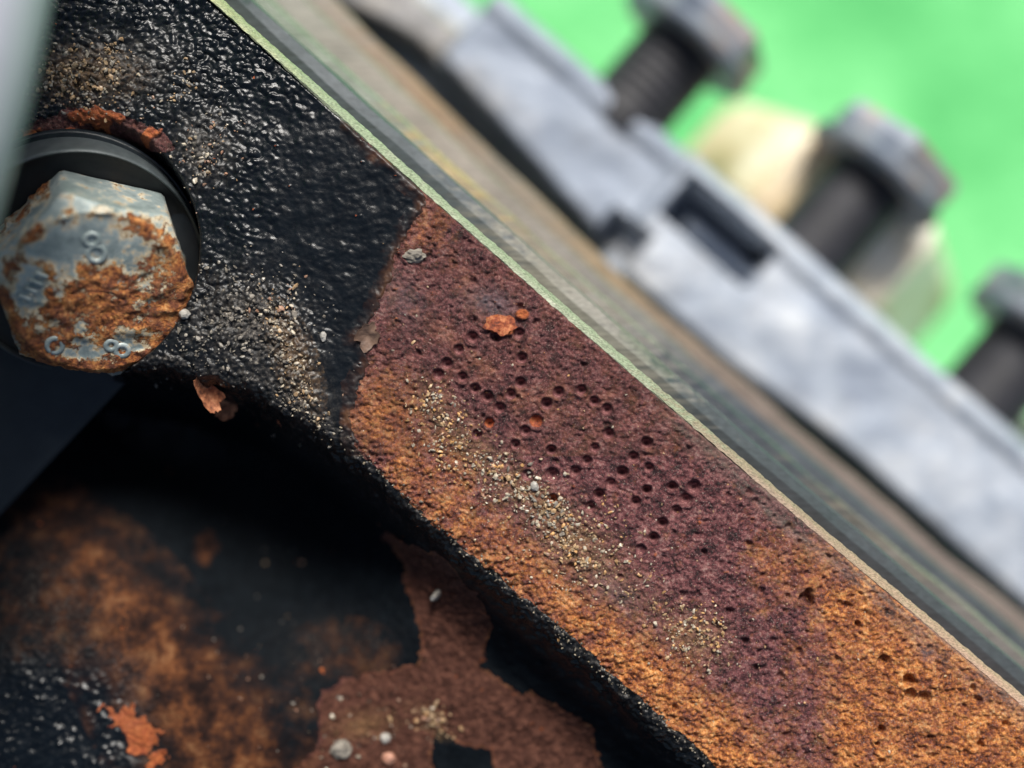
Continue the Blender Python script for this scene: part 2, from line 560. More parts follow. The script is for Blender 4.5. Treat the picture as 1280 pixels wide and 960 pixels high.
FAINT = {30: 0.6, 46: 0.7, 29: 0.9}
MR = 0.037
PITS = [(1008, 748, .06, .06), (1135, 850, .05, .05), (1138, 868, .05, .04), (1105, 828, .06, .03), (1072, 780, .03, .03), (1100, 912, .035, .04),
        (1155, 872, .05, .03), (1215, 860, .03, .03), (1010, 742, .04, .05), (985, 745, .03, .02), (880, 690, .03, .02), (932, 802, .03, .03),
        (946, 835, .03, .03), (1096, 930, .02, .03), (1258, 905, .03, .03), (1225, 930, .03, .03)]

us = spaced([(-6.2, -4.6, 0.10), (-4.6, 4.6, 0.0082), (4.6, 6.2, 0.10)])
vs = spaced([(-6.2, -4.6, 0.10), (-4.6, -1.75, 0.0135), (-1.75, 0.6, 0.0082)])
U, V = np.meshgrid(us, vs, indexing='ij')
sh = U.shape
U = U.ravel(); V = V.ravel()
V0 = V.copy()
BOW = 0.045 * ((U - 0.4) / 3.8) ** 2                     # the machined edge is very slightly bowed
V = V + np.where(V > -0.9, BOW * sst(-0.9, 0.6, V), 0)
X, Y = uv2xy(U, V)
vb = np.interp(U, [-6.5, -3.7, -3.0, -2.3, -1.9, -1.35, -0.85, 0, 2.8, 6.5], [-2.4, -2.4, -2.2, -1.72, -1.45, -1.17, -1.075, -1.07, -1.10, -1.13])
dist = vb - V + 0.035 * fbm(U * 3, V * 3, 3, 3) + 0.028 * fbm(U * 11, V * 11, 6, 3)      # >0 beyond the pad's lower edge
wall = 0.66 * sst(-0.03, 0.62, dist) ** 0.9
edge_round = 0.03 * sst(-0.16, 0.0, dist)
valley = 0.95 * np.exp(-((V + 2.12) / 0.78) ** 2) * sst(0.75, -0.7, U) * sst(0.05, 0.6, dist)
rs_ = 0.85 * sst(-0.9, -2.3, U)
rise = 0.14 * sst(0, -1.15, V + 2.35 + rs_) * sst(1.6, -0.4, U)
rolloff = 0.9 * sst(-4.6, -6.2, V)
valley_l = 0.30 * sst(-1.2, -2.4, U) * sst(-2.0, -2.5, V)
low = 0.10 * fbm(U * 0.9, V * 0.9, 9, 3) * sst(0.2, 0.7, dist)
Z = -wall - edge_round - valley + rise - rolloff + low - valley_l
Z += -0.10 * sst(-1.6, -3.2, U) * sst(-0.3, 0.6, V) * 0.5
SN = np.array((0.30, -0.46, 0.835))
seat = -0.40 - (SN[0] * (X + 3.16) + SN[1] * (Y - 0.97)) / SN[2] - 0.10
sr = np.hypot(X + 3.16, Y - 0.97)
Z = np.where(sr < 1.4, Z - np.maximum(Z - seat, 0) * sst(0.98, 0.84, sr), Z)
# apparent position of every point, only to lay out stains and chips where they sit on the iron
PX = 640 + X / PXW * D / (D - Z); PY = 480 - Y / PXW * D / (D - Z)

# ---- where the paint still holds
wob = 9 * fbm(X * 3.2, Y * 3.2, 21, 4) + 7 * fbm(U * 3, V * 16, 22, 4, 0.65) + 5 * fbm(X * 14, Y * 14, 23, 4, 0.65)
painted = [(-400, -400), (262, -10), (400, 118), (536, 248), (512, 290), (492, 322), (488, 352), (474, 378), (470, 398), (447, 424), (458, 452),
           (443, 490), (436, 522), (446, 562), (514, 632), (634, 730), (734, 814), (824, 890), (894, 958), (994, 1068), (700, 1500), (-400, 1400)]
sd = sdpoly(PX, PY, painted) + wob
paint = sst(-3.5, 3.5, sd)
bare_rust = [(474, 655), (500, 668), (560, 702), (598, 738), (616, 790), (606, 832), (640, 862), (700, 884), (742, 914), (758, 975), (330, 1010),
             (398, 930), (400, 862), (440, 842), (490, 836), (524, 830), (526, 790), (518, 760), (500, 705)]
s2 = sdpoly(PX, PY, bare_rust) + wob * 1.2
hole = sdpoly(PX, PY, [(548, 905), (572, 925), (612, 938), (618, 1000), (545, 1000), (540, 940)]) + wob
rustlow = sst(-4, 4, s2) * (1 - sst(-4, 4, hole))
paint = paint * (1 - rustlow)
lip = sst(-6, 6, 0.5 * wob + 60 * (blob(PX, PY, 110, 148, 105, 24) - 0.42)) * (PY < 175)    # bare lip above the collar
arc = np.hypot(PX - 112, PY - 300)
lip = sst(168, 159, arc + 1.1 * wob) * sst(240, 205, PX) * sst(200, 182, PY)
paint = paint * (1 - lip)
ridge_d = np.abs((PX - 60) * 0.80 - (PY - 640) * 0.60 - 10) + 2.0 * wob      # rusty crest of the lower casting
ridge = np.clip(sst(62, 10, ridge_d) * sst(600, 680, PY) * sst(330, 250, PX) * 0.9, 0, 1)
flk = sst(0.0, 0.10, 1.15 * fbm(X * 8, Y * 8, 33, 5, 0.65) + 1.0 * blob(PX, PY, 182, 925, 52, 22, 0.95) + 0.5 * blob(PX, PY, 150, 895, 24, 14, 0.5) - 0.52)
flake = np.clip(flk, 0, 1) * 0.85
paint = np.clip(paint * (1 - flake), 0, 1)
small = sdpoly(PX, PY, [(246, 672), (262, 666), (272, 684), (258, 704), (244, 694)]) + wob * .4

brown = np.clip(rustlow + lip * 0.5, 0, 1)
matte = sst(520, 600, PY) * sst(0.1, 0.35, dist) * (1 - sst(230, 130, PX) * sst(780, 860, PY))
steel = np.clip(0.9 * blob(PX, PY, 612, 378, 34, 16, 0.3) + 0.5 * blob(PX, PY, 500, 370, 40, 22, 0.8) + 0.4 * blob(PX, PY, 770, 740, 30, 14, 0.7) + 0.5 * blob(PX, PY, 1155, 815, 16, 10, 0.8), 0, 1)  # where the bluish glints are painted
bd = (PX - 50) * 0.812 - (PY - 620) * 0.584 - 8
bw = np.interp(PY, [600, 700, 850, 1000], [32, 42, 62, 80])
stain = np.clip(0.72 * np.exp(-(bd / bw) ** 2) * sst(575, 650, PY) * (0.55 + 0.45 * sst(640, 860, PY))
                + 0.30 * blob(PX, PY, 430, 815, 45, 28) + 0.25 * blob(PX, PY, 80, 740, 90, 60) + 0.75 * sst(-5, 6, small) + 0.34 * np.exp(-(np.maximum(sd, 0) / 11) ** 2) * (PX > 425) * (PY < 570), 0, 1)
brown = np.where(PY < 560, brown * (PX < 300), brown)
dust = np.clip(0.55 * blob(PX, PY, 305, 402, 66, 46, 0.25) + 0.55 * blob(PX, PY, 130, 90, 75, 38) + 0.45 * blob(PX, PY, 255, 185, 32, 40)
               + 0.12 * blob(PX, PY, 420, 810, 60, 35) + 0.22 * blob(PX, PY, 80, 740, 80, 60)
               + 0.3 * sst(-0.14, 0.0, dist) * sst(0.12, 0.02, dist) + 0.35 * blob(PX, PY, 375, 485, 30, 60, -0.5), 0, 1)
dust = np.clip(dust * (1 + 1.2 * fbm(X * 7, Y * 7, 40, 4)), 0, 1)
lowstrip = sst(-0.55, -0.95, V0) * sst(430, 520, PX)
orange = np.clip(0.72 * lowstrip * sst(460, 560, PY) + 0.80 * blob(PX, PY, 470, 510, 50, 50) + 0.40 * blob(PX, PY, 570, 570, 65, 26, 0.8)
                 + 1.20 * sst(0, 1, (PX - 985) / 120 + 0.30 * wob / 9 + 0.35 * fbm(X * 1.6, Y * 1.6, 50, 3)) * sst(600, 690, PY)
                 + 0.55 * blob(PX, PY, 985, 720, 60, 55) + 0.5 * blob(PX, PY, 525, 285, 34, 40) + 0.3 * blob(PX, PY, 850, 860, 160, 60, 0.7)
                 + 0.60 * blob(PX, PY, 1200, 900, 190, 140) + 0.06 * sst(520, 900, PX), 0, 1)
orange = orange * (1 - 0.85 * blob(PX, PY, 690, 500, 150, 80, 0.65)) * (1 - 0.75 * blob(PX, PY, 880, 720, 130, 50, 0.75))
orange = np.clip(orange, 0, 1)
flake_red = np.clip(sst(0.5, 0.6, blob(PX, PY, 627, 407, 21, 14, 0.2) * 1.2 + 0.012 * wob) + sst(0.5, 0.6, blob(PX, PY, 653, 393, 10, 8) * 1.1 + 0.012 * wob)
                    + flake + lip * (fbm(X * 5, Y * 5, 60, 3) > 0.15) * 0.8, 0, 1)
dirt = 0.62 * np.clip(0.62 * blob(PX, PY, 585, 560, 75, 24, 0.80) + 0.70 * blob(PX, PY, 665, 620, 55, 20, 0.75) + 0.75 * blob(PX, PY, 715, 680, 58, 34, 0.6)
               + 0.75 * blob(PX, PY, 872, 796, 34, 26, 0.5) + 0.55 * blob(PX, PY, 95, 95, 62, 26) + 0.5 * blob(PX, PY, 370, 450, 20, 55, -0.35)
               + 0.35 * blob(PX, PY, 780, 740, 90, 30, 0.7) + 0.5 * blob(PX, PY, 540, 900, 26, 12, 0.7) + 0.3 * blob(PX, PY, 540, 500, 30, 20, 0.8) + 0.7 * blob(PX, PY, 455, 905, 34, 16, -0.2), 0, 1)
bare = np.clip(0.75 * sst(0.40, 0.54, V0 + 0.03 * fbm(U * 2, V * 9, 70, 3)) * sst(0.7, 1.4, U) * (0.4 + 0.8 * fbm(U * 1.2, V * 22, 71, 3)), 0, 1) * (1 - paint)

# ---- relief
pit = np.zeros_like(Z); flat = np.zeros_like(Z); lipz = np.zeros_like(Z)


def mark_profile(q):
    return np.where(q < 1, (1 - q * q) ** 1.3, 0.0)


mark_xy = []
GRD = np.arange(len(U)).reshape(sh)


def window(x0, y0, rad):
    u, v = xy2uv(x0, y0)
    i0, i1 = np.searchsorted(us, (u - rad, u + rad)); j0, j1 = np.searchsorted(vs, (v - rad - 0.03, v + rad + 0.03))
    return GRD[i0:i1, j0:j1].ravel()


pr = np.random.RandomState(3)
for i, (mx, my) in enumerate(MARKS):
    x0, y0 = pix(mx, my)
    R = MR * BIG.get(i, 1.0) * round(pr.uniform(1.0, 1.24), 2)
    dpt = 0.064 * FAINT.get(i, 1.0) * (1 - FILLED.get(i, 0)) * round(pr.uniform(0.75, 1.25), 2)
    w = window(x0, y0, R * 2.2)
    ang = np.arctan2(Y[w] - y0, X[w] - x0)
    near = np.hypot(X[w] - x0, Y[w] - y0) / R
    pit[w] = np.maximum(pit[w], dpt * mark_profile(near))
    lipz[w] = np.maximum(lipz[w], (0.011 + 0.006 * np.cos(ang + pr.rand() * 6)) * np.exp(-((near - 1.18) / 0.24) ** 2))
    flat[w] = np.maximum(flat[w], np.exp(-(near / 1.02) ** 8))
    mark_xy.append((x0, y0, R, dpt))
for k in range(420):                                    # corrosion pits of every size
    u0_, v0_ = pr.uniform(-0.85, 4.4), pr.uniform(-1.02, 0.55)
    if k < 160:
        u0_ = pr.uniform(1.8, 4.4)
    x0, y0 = uv2xy(u0_, v0_)
    R = 0.010 + 0.030 * pr.rand() ** 2.5
    w = window(x0, y0, R * 2)
    q_ = np.hypot((X[w] - x0) * pr.uniform(0.7, 1.3), Y[w] - y0) / R
    pit[w] = np.maximum(pit[w], R * pr.uniform(0.4, 1.1) * np.where(q_ < 1, 1 - np.clip(q_, 0, 1) ** 2.5, 0))
for mx, my, R, dp in PITS:
    x0, y0 = pix(mx, my)
    w = window(x0, y0, R * 2.2)
    q_ = np.hypot((X[w] - x0) * 1.1, Y[w] - y0) / R + 0.35 * fbm(X[w] * 14, Y[w] * 14, 80, 2)
    pit[w] = np.maximum(pit[w], 1.9 * dp * np.where(q_ < 1, 1 - np.clip(q_, 0, 1) ** 3, 0))
ca, sa = math.cos(0.35), math.sin(0.35)
XR, YR = X * ca - Y * sa, X * sa + Y * ca
wx = X + 0.015 * perlin(X * 9, Y * 9, 90); wy = Y + 0.015 * perlin(X * 9, Y * 9, 91)
d1, d2, cid = worley((wx * ca - wy * sa) / 0.050, (wx * sa + wy * ca) / 0.040, 5)
lumps = np.clip(1 - d1 * d1 * 1.1, 0, 1) * (0.15 + 1.2 * cid) * (0.7 + 1.3 * fbm(X * 3, Y * 3, 93, 3))
e1, e2, eid = worley(wx / 0.034, wy / 0.030, 8)
fines = np.clip(1 - e1 * e1 * 1.3, 0, 1) * (0.3 + 1.0 * eid)
calm = 0.10 + 0.90 * sst(440, 230, PX + 0.45 * PY - 60)         # heavy wrinkled paint at upper left, thinner coat near the rust
calm = np.where(PY > 560, 0.15 + 0.6 * sst(260, 150, PX) * sst(740, 840, PY), calm)
rel_paint = (0.026 * lumps + 0.009 * fines) * calm + 0.014 * fbm(X * 4, Y * 4, 95, 3) + (0.003 + 0.005 * calm) * fbm(X * 22, Y * 22, 96, 2)
rel_rust = 0.016 * fbm(X * 7, Y * 7, 97, 4, 0.6) + 0.017 * fines + 0.013 * fbm(U * 20, V * 34, 98, 3, 0.6)
rough_o = 1 + 0.25 * orange
sw1, sw2, sid = worley((wx + 0.05 * fbm(X * 9, Y * 9, 130, 3)) / 0.20, (wy + 0.05 * fbm(X * 9, Y * 9, 131, 3)) / 0.13, 13)
scale_on = sst(0.05, 0.25, fbm(X * 1.8, Y * 1.8, 133, 3) + 0.25 * sst(-0.4, -0.9, V0) + 0.1)
rel_rust = rel_rust + scale_on * (0.014 * (sid - 0.5) - 0.008 * sst(0.10, 0.0, sw2 - sw1))
rel = paint * (rel_paint + 0.014 + 0.012 * np.exp(-((sd - 3) / 6) ** 2) * (0.6 + fbm(X * 6, Y * 6, 150, 3))) + (1 - paint) * rel_rust * rough_o * (1 - 0.35 * bare)
deb = np.clip(1.2 * blob(PX, PY, 305, 400, 75, 48, 0.3) + 1.0 * blob(PX, PY, 365, 450, 18, 60, -0.35) + 0.9 * blob(PX, PY, 95, 92, 60, 28) + 0.6 * blob(PX, PY, 256, 188, 22, 32), 0, 1)
rel += deb * paint * (0.030 * fines + 0.050 * (fbm(X * 10, Y * 10, 141, 4, 0.65) + 0.1))
rel += 0.020 * flake_red + 0.012 * dirt * (0.6 + fbm(X * 16, Y * 16, 99, 3))
crust = sst(-0.13, -0.02, dist) * sst(0.22, 0.04, dist)
rel += crust * 0.035 * fbm(X * 9, Y * 9, 101, 4, 0.65) + crust * 0.02 * fines
rel *= sst(0.6, 0.585, V0) * 0.7 + 0.3
Z = Z + rel * (1 - flat) + lipz * (1 - flat) - pit
Z0 = Z.copy()
# close the block at its far borders
rim = (U < -6.15) | (U > 6.15) | (V0 < -6.15)
Z = np.where(rim, -3.0, Z)
VERT = np.stack([X, Y, Z], 1)
casting = mesh_np('casting', VERT, grid_quads(*sh), M_CAST, None, True,
                  dict(paint=paint, orange=orange, brown=brown, dust=dust, flake=flake_red, dirt=dirt, bare=bare, stain=stain, matte=matte, steel=steel))
under(casting, engine)
ZG = Z0.reshape(sh)


def surf_z(x, y):
    u, v = xy2uv(x, y)
    i = int(np.clip(np.searchsorted(us, u), 0, len(us) - 1)); j = int(np.clip(np.searchsorted(vs, v), 0, len(vs) - 1))
    return float(ZG[i, j])


def pix_on(px, py):
    """point of the casting seen at that place of the photograph"""
    z = 0.0
    for _ in range(5):
        x, y = pix(px, py, z)
        z = surf_z(x, y)
    return x, y, z


# punched dots of the engine number: one small cup each
def cup(R, dpt):
    vv = []; ff = []
    rings, seg = 5, 14
    vv.append((0, 0, -dpt + 0.003))
    for r in range(1, rings + 1):
        q = r / rings * 0.93
        for s in range(seg):
            a = 2 * math.pi * s / seg
            vv.append((q * R * math.cos(a), q * R * math.sin(a), -dpt * float(mark_profile(np.array(q))) + 0.003))
    for s in range(seg):
        ff.append((0, 1 + s, 1 + (s + 1) % seg))
    for r in range(rings - 1):
        for s in range(seg):
            a = 1 + r * seg + s; b = 1 + r * seg + (s + 1) % seg
            ff.append((a, a + seg, b + seg, b))
    me = bpy.data.meshes.new('punch_mark')
    me.from_pydata(vv, [], ff)
    for p in me.polygons:
        p.use_smooth = True
    return me


M_MARK = mat_simple_rust('maroon_rust', 'maroon')
cups = {}
for i, (x0, y0, R, dpt) in enumerate(mark_xy):
    key = (round(R, 4), round(dpt, 4), i in FILLED)
    if key not in cups:
        cups[key] = cup(R, dpt)
        cups[key].materials.append(M_RFILL if i in FILLED else M_MARK)
    o = link(bpy.data.objects.new('punch_mark', cups[key]))
    o.location = (x0, y0, 0.0)
    if i in FILLED:
        o['label'] = 'punched dot filled with orange rust'
    o.parent = casting
    o.matrix_parent_inverse = Matrix.Identity(4)
bpy.context.view_layer.update()
for o in casting.children:
    w = o.location.copy()
    o.matrix_parent_inverse = casting.matrix_world.inverted()


# machined edge and the steps beyond it
def extrude_strip(name, profile, mat, u0=-6.2, u1=6.2, n=260, wob=0.0, seed=0, bow=True, parent=None, smooth=35, skew=0.0, flare=0.0, nick=0.0, ends=True):
    uu = np.linspace(u0, u1, n)
    rows = []
    for k, (pv, pz) in enumerate(profile):
        v = pv + flare * np.maximum(0, -uu) + wob * fbm(uu * 0.9 + k * 3.3, uu * 0 + seed, seed, 3) + skew * uu
        if bow:
            v = v + 0.045 * ((uu - 0.4) / 3.8) ** 2
        z = pz + wob * 0.5 * fbm(uu * 2.3, uu * 0 + seed + 5 + k, seed + 1, 3)
        x, y = uv2xy(uu, v + nick * np.minimum(0.25, fbm(uu * 9 + k, uu * 0 + seed + 2, seed + 9, 4, 0.65)))
        rows.append(np.stack([x, y, z + 0 * x], 1))
    Vv = np.stack(rows, 1).reshape(-1, 3)
    o = mesh_np(name, Vv, grid_quads(n, len(profile))[:, ::-1], mat, None, True, dict(along=np.repeat((uu + 6.2) / 12.4, len(profile))))
    if ends:
        m2 = o.data
        b = bmesh.new(); b.from_mesh(m2); b.verts.ensure_lookup_table()
        k = len(profile)
        b.faces.new([b.verts[i] for i in range(k)])
        b.faces.new([b.verts[(n - 1) * k + i] for i in reversed(range(k))])
        bmesh.ops.recalc_face_normals(b, faces=b.faces)
        b.to_mesh(m2); b.free()
    o.data.set_sharp_from_angle(angle=math.radians(smooth))
    if parent is not None:
        under(o, parent)
    return o


def va(a, z):                              # real distance across the rail for an apparent one at that depth
    return a * (D - z) / D


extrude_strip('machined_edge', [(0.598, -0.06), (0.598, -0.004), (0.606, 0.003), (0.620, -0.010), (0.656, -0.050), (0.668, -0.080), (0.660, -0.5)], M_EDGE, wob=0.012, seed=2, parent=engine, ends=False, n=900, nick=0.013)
extrude_strip('deck_step', [(0.66, -0.5), (0.66, -0.44), (va(.72, -.44), -0.42), (va(.79, -.5), -0.47), (va(.81, -.55), -0.55), (va(.79, -.9), -0.9), (0.66, -0.9)], M_STEP, wob=0.02, seed=7, parent=engine)
bm = bmesh.new()
bmesh.ops.create_cube(bm, size=1.0)
blockbody = bm_obj('lower_block', bm, M_BLOCK)
bl = basis((0, 0, 1), (UX[0], UX[1], 0)).to_4x4()
# the iron body under the casting, standing on the mat
blockbody.data.transform(Matrix.Diagonal((12.2, 6.6, -GZ - 0.15 - 2.75, 1)))
cx, cy = uv2xy(0, -2.85)
blockbody.data.transform(Matrix.Translation((cx, cy, (GZ + 0.15 - 2.75) / 2)) @ bl)
under(blockbody, engine)

# ================================================================= GASKET STACK BESIDE THE BLOCK
gasket = empty('head_gasket', (*uv2xy(0, 1.1), -2.8))
tag(gasket, 'blurred layered gasket, grey and tan sheets running along the block edge', 'gasket')
bpy.context.view_layer.update()


def sheet(name, a0, a1, z, th, mat, seed, parent, skew=0.0, flare=0.0):
    return extrude_strip(name, [(0.5, z - th), (0.5, z), (va(a0, z), z), (va(a1, z) - 0.03, z - 0.008), (va(a1, z), z - 0.05), (va(a1, z), z - th)], mat,
                         wob=0.03, seed=seed, parent=parent, skew=skew, flare=flare)


sheet('gasket_sheet', 0.70, 0.895, -1.00, 0.30, M_SHEET, 15, gasket)
sheet('gasket_sheet', 0.80, 0.985, -1.50, 0.35, M_SHEET2, 25, gasket, 0.0, 0.03)
sheet('paper_layer', 0.90, 1.085, -2.05, 0.50, M_PAPER, 33, gasket, 0.0, 0.042)

# ================================================================= ALLOY FLANGE
AZ = -3.2
KA = (D - AZ) / D
flange = empty('alloy_flange', (*uv2xy(0, 2.0), -7.0))
tag(flange, 'blurred silver aluminium flange bar with a small slot behind the rusty rail', 'flange')
bpy.context.view_layer.update()
fu = spaced([(-9.0, -0.6, 0.05), (-0.6, 1.6, 0.018), (1.6, 9.0, 0.05)])
fv = spaced([(1.40, 2.80, 0.022)])
FU, FV = np.meshgrid(fu, fv, indexing='ij'); fs = FU.shape
FU = FU.ravel(); FV = FV.ravel()
a_lo = np.interp(FU / KA, [-7, -3.3, -2.75, -2.2, -1.2, -0.22, -0.08, 1.0, 2.0, 7], [1.24, 1.24, 1.28, 1.42, 1.31, 1.18, 1.07, 1.07, 1.165, 1.15]) * KA
a_hi = (2.07 - 0.33 * sst(-1.93, -1.99, FU / KA)) * KA + 0.02 * fbm(FU * 0.5, FU * 0, 3, 2) - 0.012 * FU * 0
fd = np.minimum(FV - a_lo, a_hi - FV)
fz = AZ - 0.10 * (1 - sst(0, 0.10, fd)) - 1.6 * (1 - sst(-0.05, 0.0, fd))
fz += -0.22 * (1 - sst(-0.16, -0.06, FU / KA)) - 0.35 * sst(-1.90, -1.99, FU / KA)          # left half lies a step lower
fz += 0.05 * sst(2.02 * KA - 0.20, 2.02 * KA - 0.10, FV)                    # raised bead along the far edge
su, sv = FU / KA, FV / KA
slot = np.minimum(np.minimum(su - 0.0, 0.80 - su), np.minimum(sv - 1.60, 1.93 - sv))
fz -= 1.3 * sst(-0.02, 0.03, slot)
ledge = np.minimum(np.minimum(su - 0.16, 0.80 - su), np.minimum(sv - 1.66, 1.80 - sv))
fz += 0.85 * sst(-0.01, 0.03, ledge)
notch = np.minimum(np.minimum(su + 0.26, 0.06 - su), np.minimum(sv - 1.1, 1.42 - sv))
fz -= 0.45 * sst(-0.03, 0.05, notch)
fz += 0.03 * fbm(FU * 1.6, FV * 1.6, 110, 3)
fx, fy = uv2xy(FU, FV)
fgrime = np.clip(0.9 * sst(-1.85, -2.05, su) + 0.45 * blob(su, sv, -1.6, 1.45, 0.5, 0.12) + 0.35 * blob(su, sv, 0.0, 1.25, 0.3, 0.12) + 0.25 * sst(1.35, 1.2, sv), 0, 1)
fdark = np.clip(0.75 * sst(0.1, -0.3, su), 0, 1)  # left half darker and bluer
under(mesh_np('bar', np.stack([fx, fy, fz], 1), grid_quads(*fs), M_ALLOY, None, True, dict(grime=fgrime, bluish=fdark)), flange)
bm = bmesh.new(); bmesh.ops.create_cube(bm, size=1.0)
web = bm_obj('web', bm, M_ALLOY)
web.data.transform(Matrix.Diagonal((18, 0.95, 3.0, 1)))
cx, cy = uv2xy(0, 2.12)
web.data.transform(Matrix.Translation((cx, cy, -5.65)) @ bl)
under(web, flange)


# ---- bolts standing out of the flange's far side
def hex_prism(R, h, ch=0.0, rot=0.0):
    bm = bmesh.new()
    rings = []
    for z, k in ((0, 1 - ch), (h * 0.12, 1), (h * 0.80, 1), (h, 1 - ch)):
        rings.append([bm.verts.new((R * k * math.cos(rot + i * math.pi / 3), R * k * math.sin(rot + i * math.pi / 3), z)) for i in range(6)])
    for a, b in zip(rings, rings[1:]):
        for i in range(6):
            bm.faces.new((a[i], a[(i + 1) % 6], b[(i + 1) % 6], b[i]))
    bm.faces.new(rings[0][::-1]); bm.faces.new(rings[-1])
    bmesh.ops.bevel(bm, geom=[e for e in bm.edges], offset=R * 0.025, segments=2, affect='EDGES')
    return bm


BZ = -3.75
KB = (D - BZ) / D
VDIR = Vector((VX[0], VX[1], 0)); UDIR = Vector((UX[0], UX[1], 0))
BM3 = basis(VDIR, UDIR)


def local_obj(name, bm, mat, loc, parent=None, sharp=40):
    o = bm_obj(name, bm, mat, None, True, sharp)
    o.matrix_world = Matrix.Translation(loc) @ BM3.to_4x4()
    bpy.context.view_layer.update()
    if parent is not None:
        under(o, parent)
    return o


BOLTS = [(-0.645, 'leftmost blurred flange bolt, black shank and blue grey head cut by the top edge', 2.58),
         (0.96, 'middle blurred flange bolt with grey head, black shank in front of the yellowish nut', 2.74),
         (2.56, 'rightmost dark flange bolt, cut off by the right edge of the picture', 2.62)]
for k, (ua, lab, top) in enumerate(BOLTS):
    x, y = uv2xy(ua * KB, 1.95 * KB)
    t = empty('flange_bolt', (x, y, BZ))
    tag(t, lab, 'bolt', 'bolts along the alloy flange')
    bpy.context.view_layer.update()
    L = (top - 1.95) * KB
    prof = [(0, -0.2), (0.40, -0.2)]
    nth = 7
    for q in range(nth):
        z = L * 0.08 + q * (L * 0.84 / nth)
        prof += [(0.425, z), (0.405, z + L * 0.84 / nth * 0.5)]
    prof += [(0.41, L), (0, L)]
    local_obj('shank', lathe(prof, 40), M_SHANK, (x, y, BZ), t)
    hp = Vector((x, y, BZ)) + VDIR * (L - 0.01)
    local_obj('washer', lathe([(0, 0), (0.72, 0), (0.745, 0.03), (0.745, 0.09), (0.70, 0.13), (0, 0.13)], 48), M_HEAD, hp, t)
    hp2 = hp + VDIR * 0.125
    local_obj('hex_head', hex_prism(0.74, 0.30, 0.03, 0.2 + 0.35 * k), M_HEAD, hp2, t, 30)
x, y = uv2xy(0.965 * 1.46, 1.93 * 1.46)
nut = empty('hex_nut', (x, y, BZ - 0.25)); tag(nut, 'large blurred yellowish hex nut behind the black shank of the middle flange bolt', 'nut')
bpy.context.view_layer.update()
local_obj('nut_body', hex_prism(1.66, 1.22, 0.10, 0.0), M_BRASS, (x, y, BZ - 1.85), nut, 30)
x, y = uv2xy(3.75 * 1.46, 1.80 * 1.46)
nut2 = empty('hex_nut', (x, y, BZ - 0.25)); tag(nut2, 'pale whitish hex nut peeping in at the right edge below the dark bolt', 'nut')
bpy.context.view_layer.update()
local_obj('nut_body', hex_prism(1.5, 0.75, 0.12, 0.0), M_PALE, (x, y, BZ - 1.60), nut2, 30)

# ================================================================= MOUNTING BOLT, COLLAR, BRACKET
NB = Vector((0.30, -0.46, 0.835)).normalized()
BB = basis(NB, (1, 0, 0))
RC = Vector((-3.16, 0.975, -0.40))                       # centre of the collar's foot


def at_bolt(o, loc, parent=None):
    o.matrix_world = Matrix.Translation(loc) @ BB.to_4x4()
    bpy.context.view_layer.update()
    if parent is not None:
        under(o, parent)
    return o


# bracket: a flat tab, round at the bolt, running off to the lower left
tabw = 0.89
ang0 = math.radians(225)
dx, dy = math.cos(ang0), math.sin(ang0)
pts = []
for i in range(25):
    a = ang0 - math.pi / 2 - math.pi * i / 24
    pts.append((tabw * math.cos(a), tabw * math.sin(a)))
pts.append((pts[-1][0] + dx * 4.2, pts[-1][1] + dy * 4.2))
pts.append((pts[0][0] + dx * 4.2, pts[0][1] + dy * 4.2))
bm = bmesh.new()
f = bm.faces.new([bm.verts.new((px_, py_, 0)) for px_, py_ in pts])
ex = bmesh.ops.extrude_face_region(bm, geom=[f])
bmesh.ops.translate(bm, vec=(0, 0, 0.22), verts=[g for g in ex['geom'] if isinstance(g, bmesh.types.BMVert)])
bmesh.ops.recalc_face_normals(bm, faces=bm.faces)
bmesh.ops.bevel(bm, geom=list(bm.edges), offset=0.022, segments=3, affect='EDGES')
bracket = bm_obj('bracket', bm, M_BRACKET, None, True, 50)
bracket.matrix_world = Matrix.Translation(RC - NB * 0.06) @ basis((0.16, -0.30, 0.94), (1, 0, 0)).to_4x4()
tag(bracket, 'flat black bracket tab under the rusty bolt, running off lower left', 'bracket')

collar = empty('bush', RC + NB * 0.20)
tag(collar, 'round black rubber bush with grey steel rim behind the rusty bolt', 'bush')
bpy.context.view_layer.update()
at_bolt(bm_obj('steel_rim', lathe([(0.72, -0.30), (0.85, -0.30), (0.865, -0.26), (0.865, 0.05), (0.860, 0.068), (0.850, 0.076), (0.840, 0.070), (0.834, 0.045), (0.833, -0.28), (0.72, -0.29)], 120, True), M_COLLAR, None, True, 50), RC + NB * 0.20, collar)
at_bolt(bm_obj('rubber_face', lathe([(0, 0.005), (0.40, 0.005), (0.74, 0.008), (0.81, 0.018), (0.832, 0.040), (0.832, -0.1), (0, -0.1)], 120), M_RUBBER, None, True, 60), RC + NB * 0.20, collar)

bolt = empty('mounting_bolt', RC + NB * 0.15)
tag(bolt, 'rusty zinc plated hex bolt with raised grade marks in the black bush', 'bolt')
bpy.context.view_layer.update()
BC = RC + NB * 0.20 + Vector((0.08, 0.0, 0))
M_BOLT = mat_bolt()
HH, RI, RCH = 0.55, 0.62, 0.585
nth_, rot0 = 240, math.radians(99)
th = np.linspace(0, 2 * np.pi, nth_, endpoint=False)
q = (th - rot0 + math.pi / 6) % (math.pi / 3) - math.pi / 6
q = (th - rot0) % (math.pi / 3) - math.pi / 6
Rh = np.minimum(RI / np.cos(q), 0.705)
rows = []
for k in range(0, 41):
    rows.append((RCH * k / 40 * np.ones(nth_), np.full(nth_, HH)))
for k in range(1, 13):
    r = RCH + (Rh - RCH) * k / 12
    rows.append((r, HH - 0.02 * (k / 12) - (r - RCH) * 0.62))
ztop = rows[-1][1]
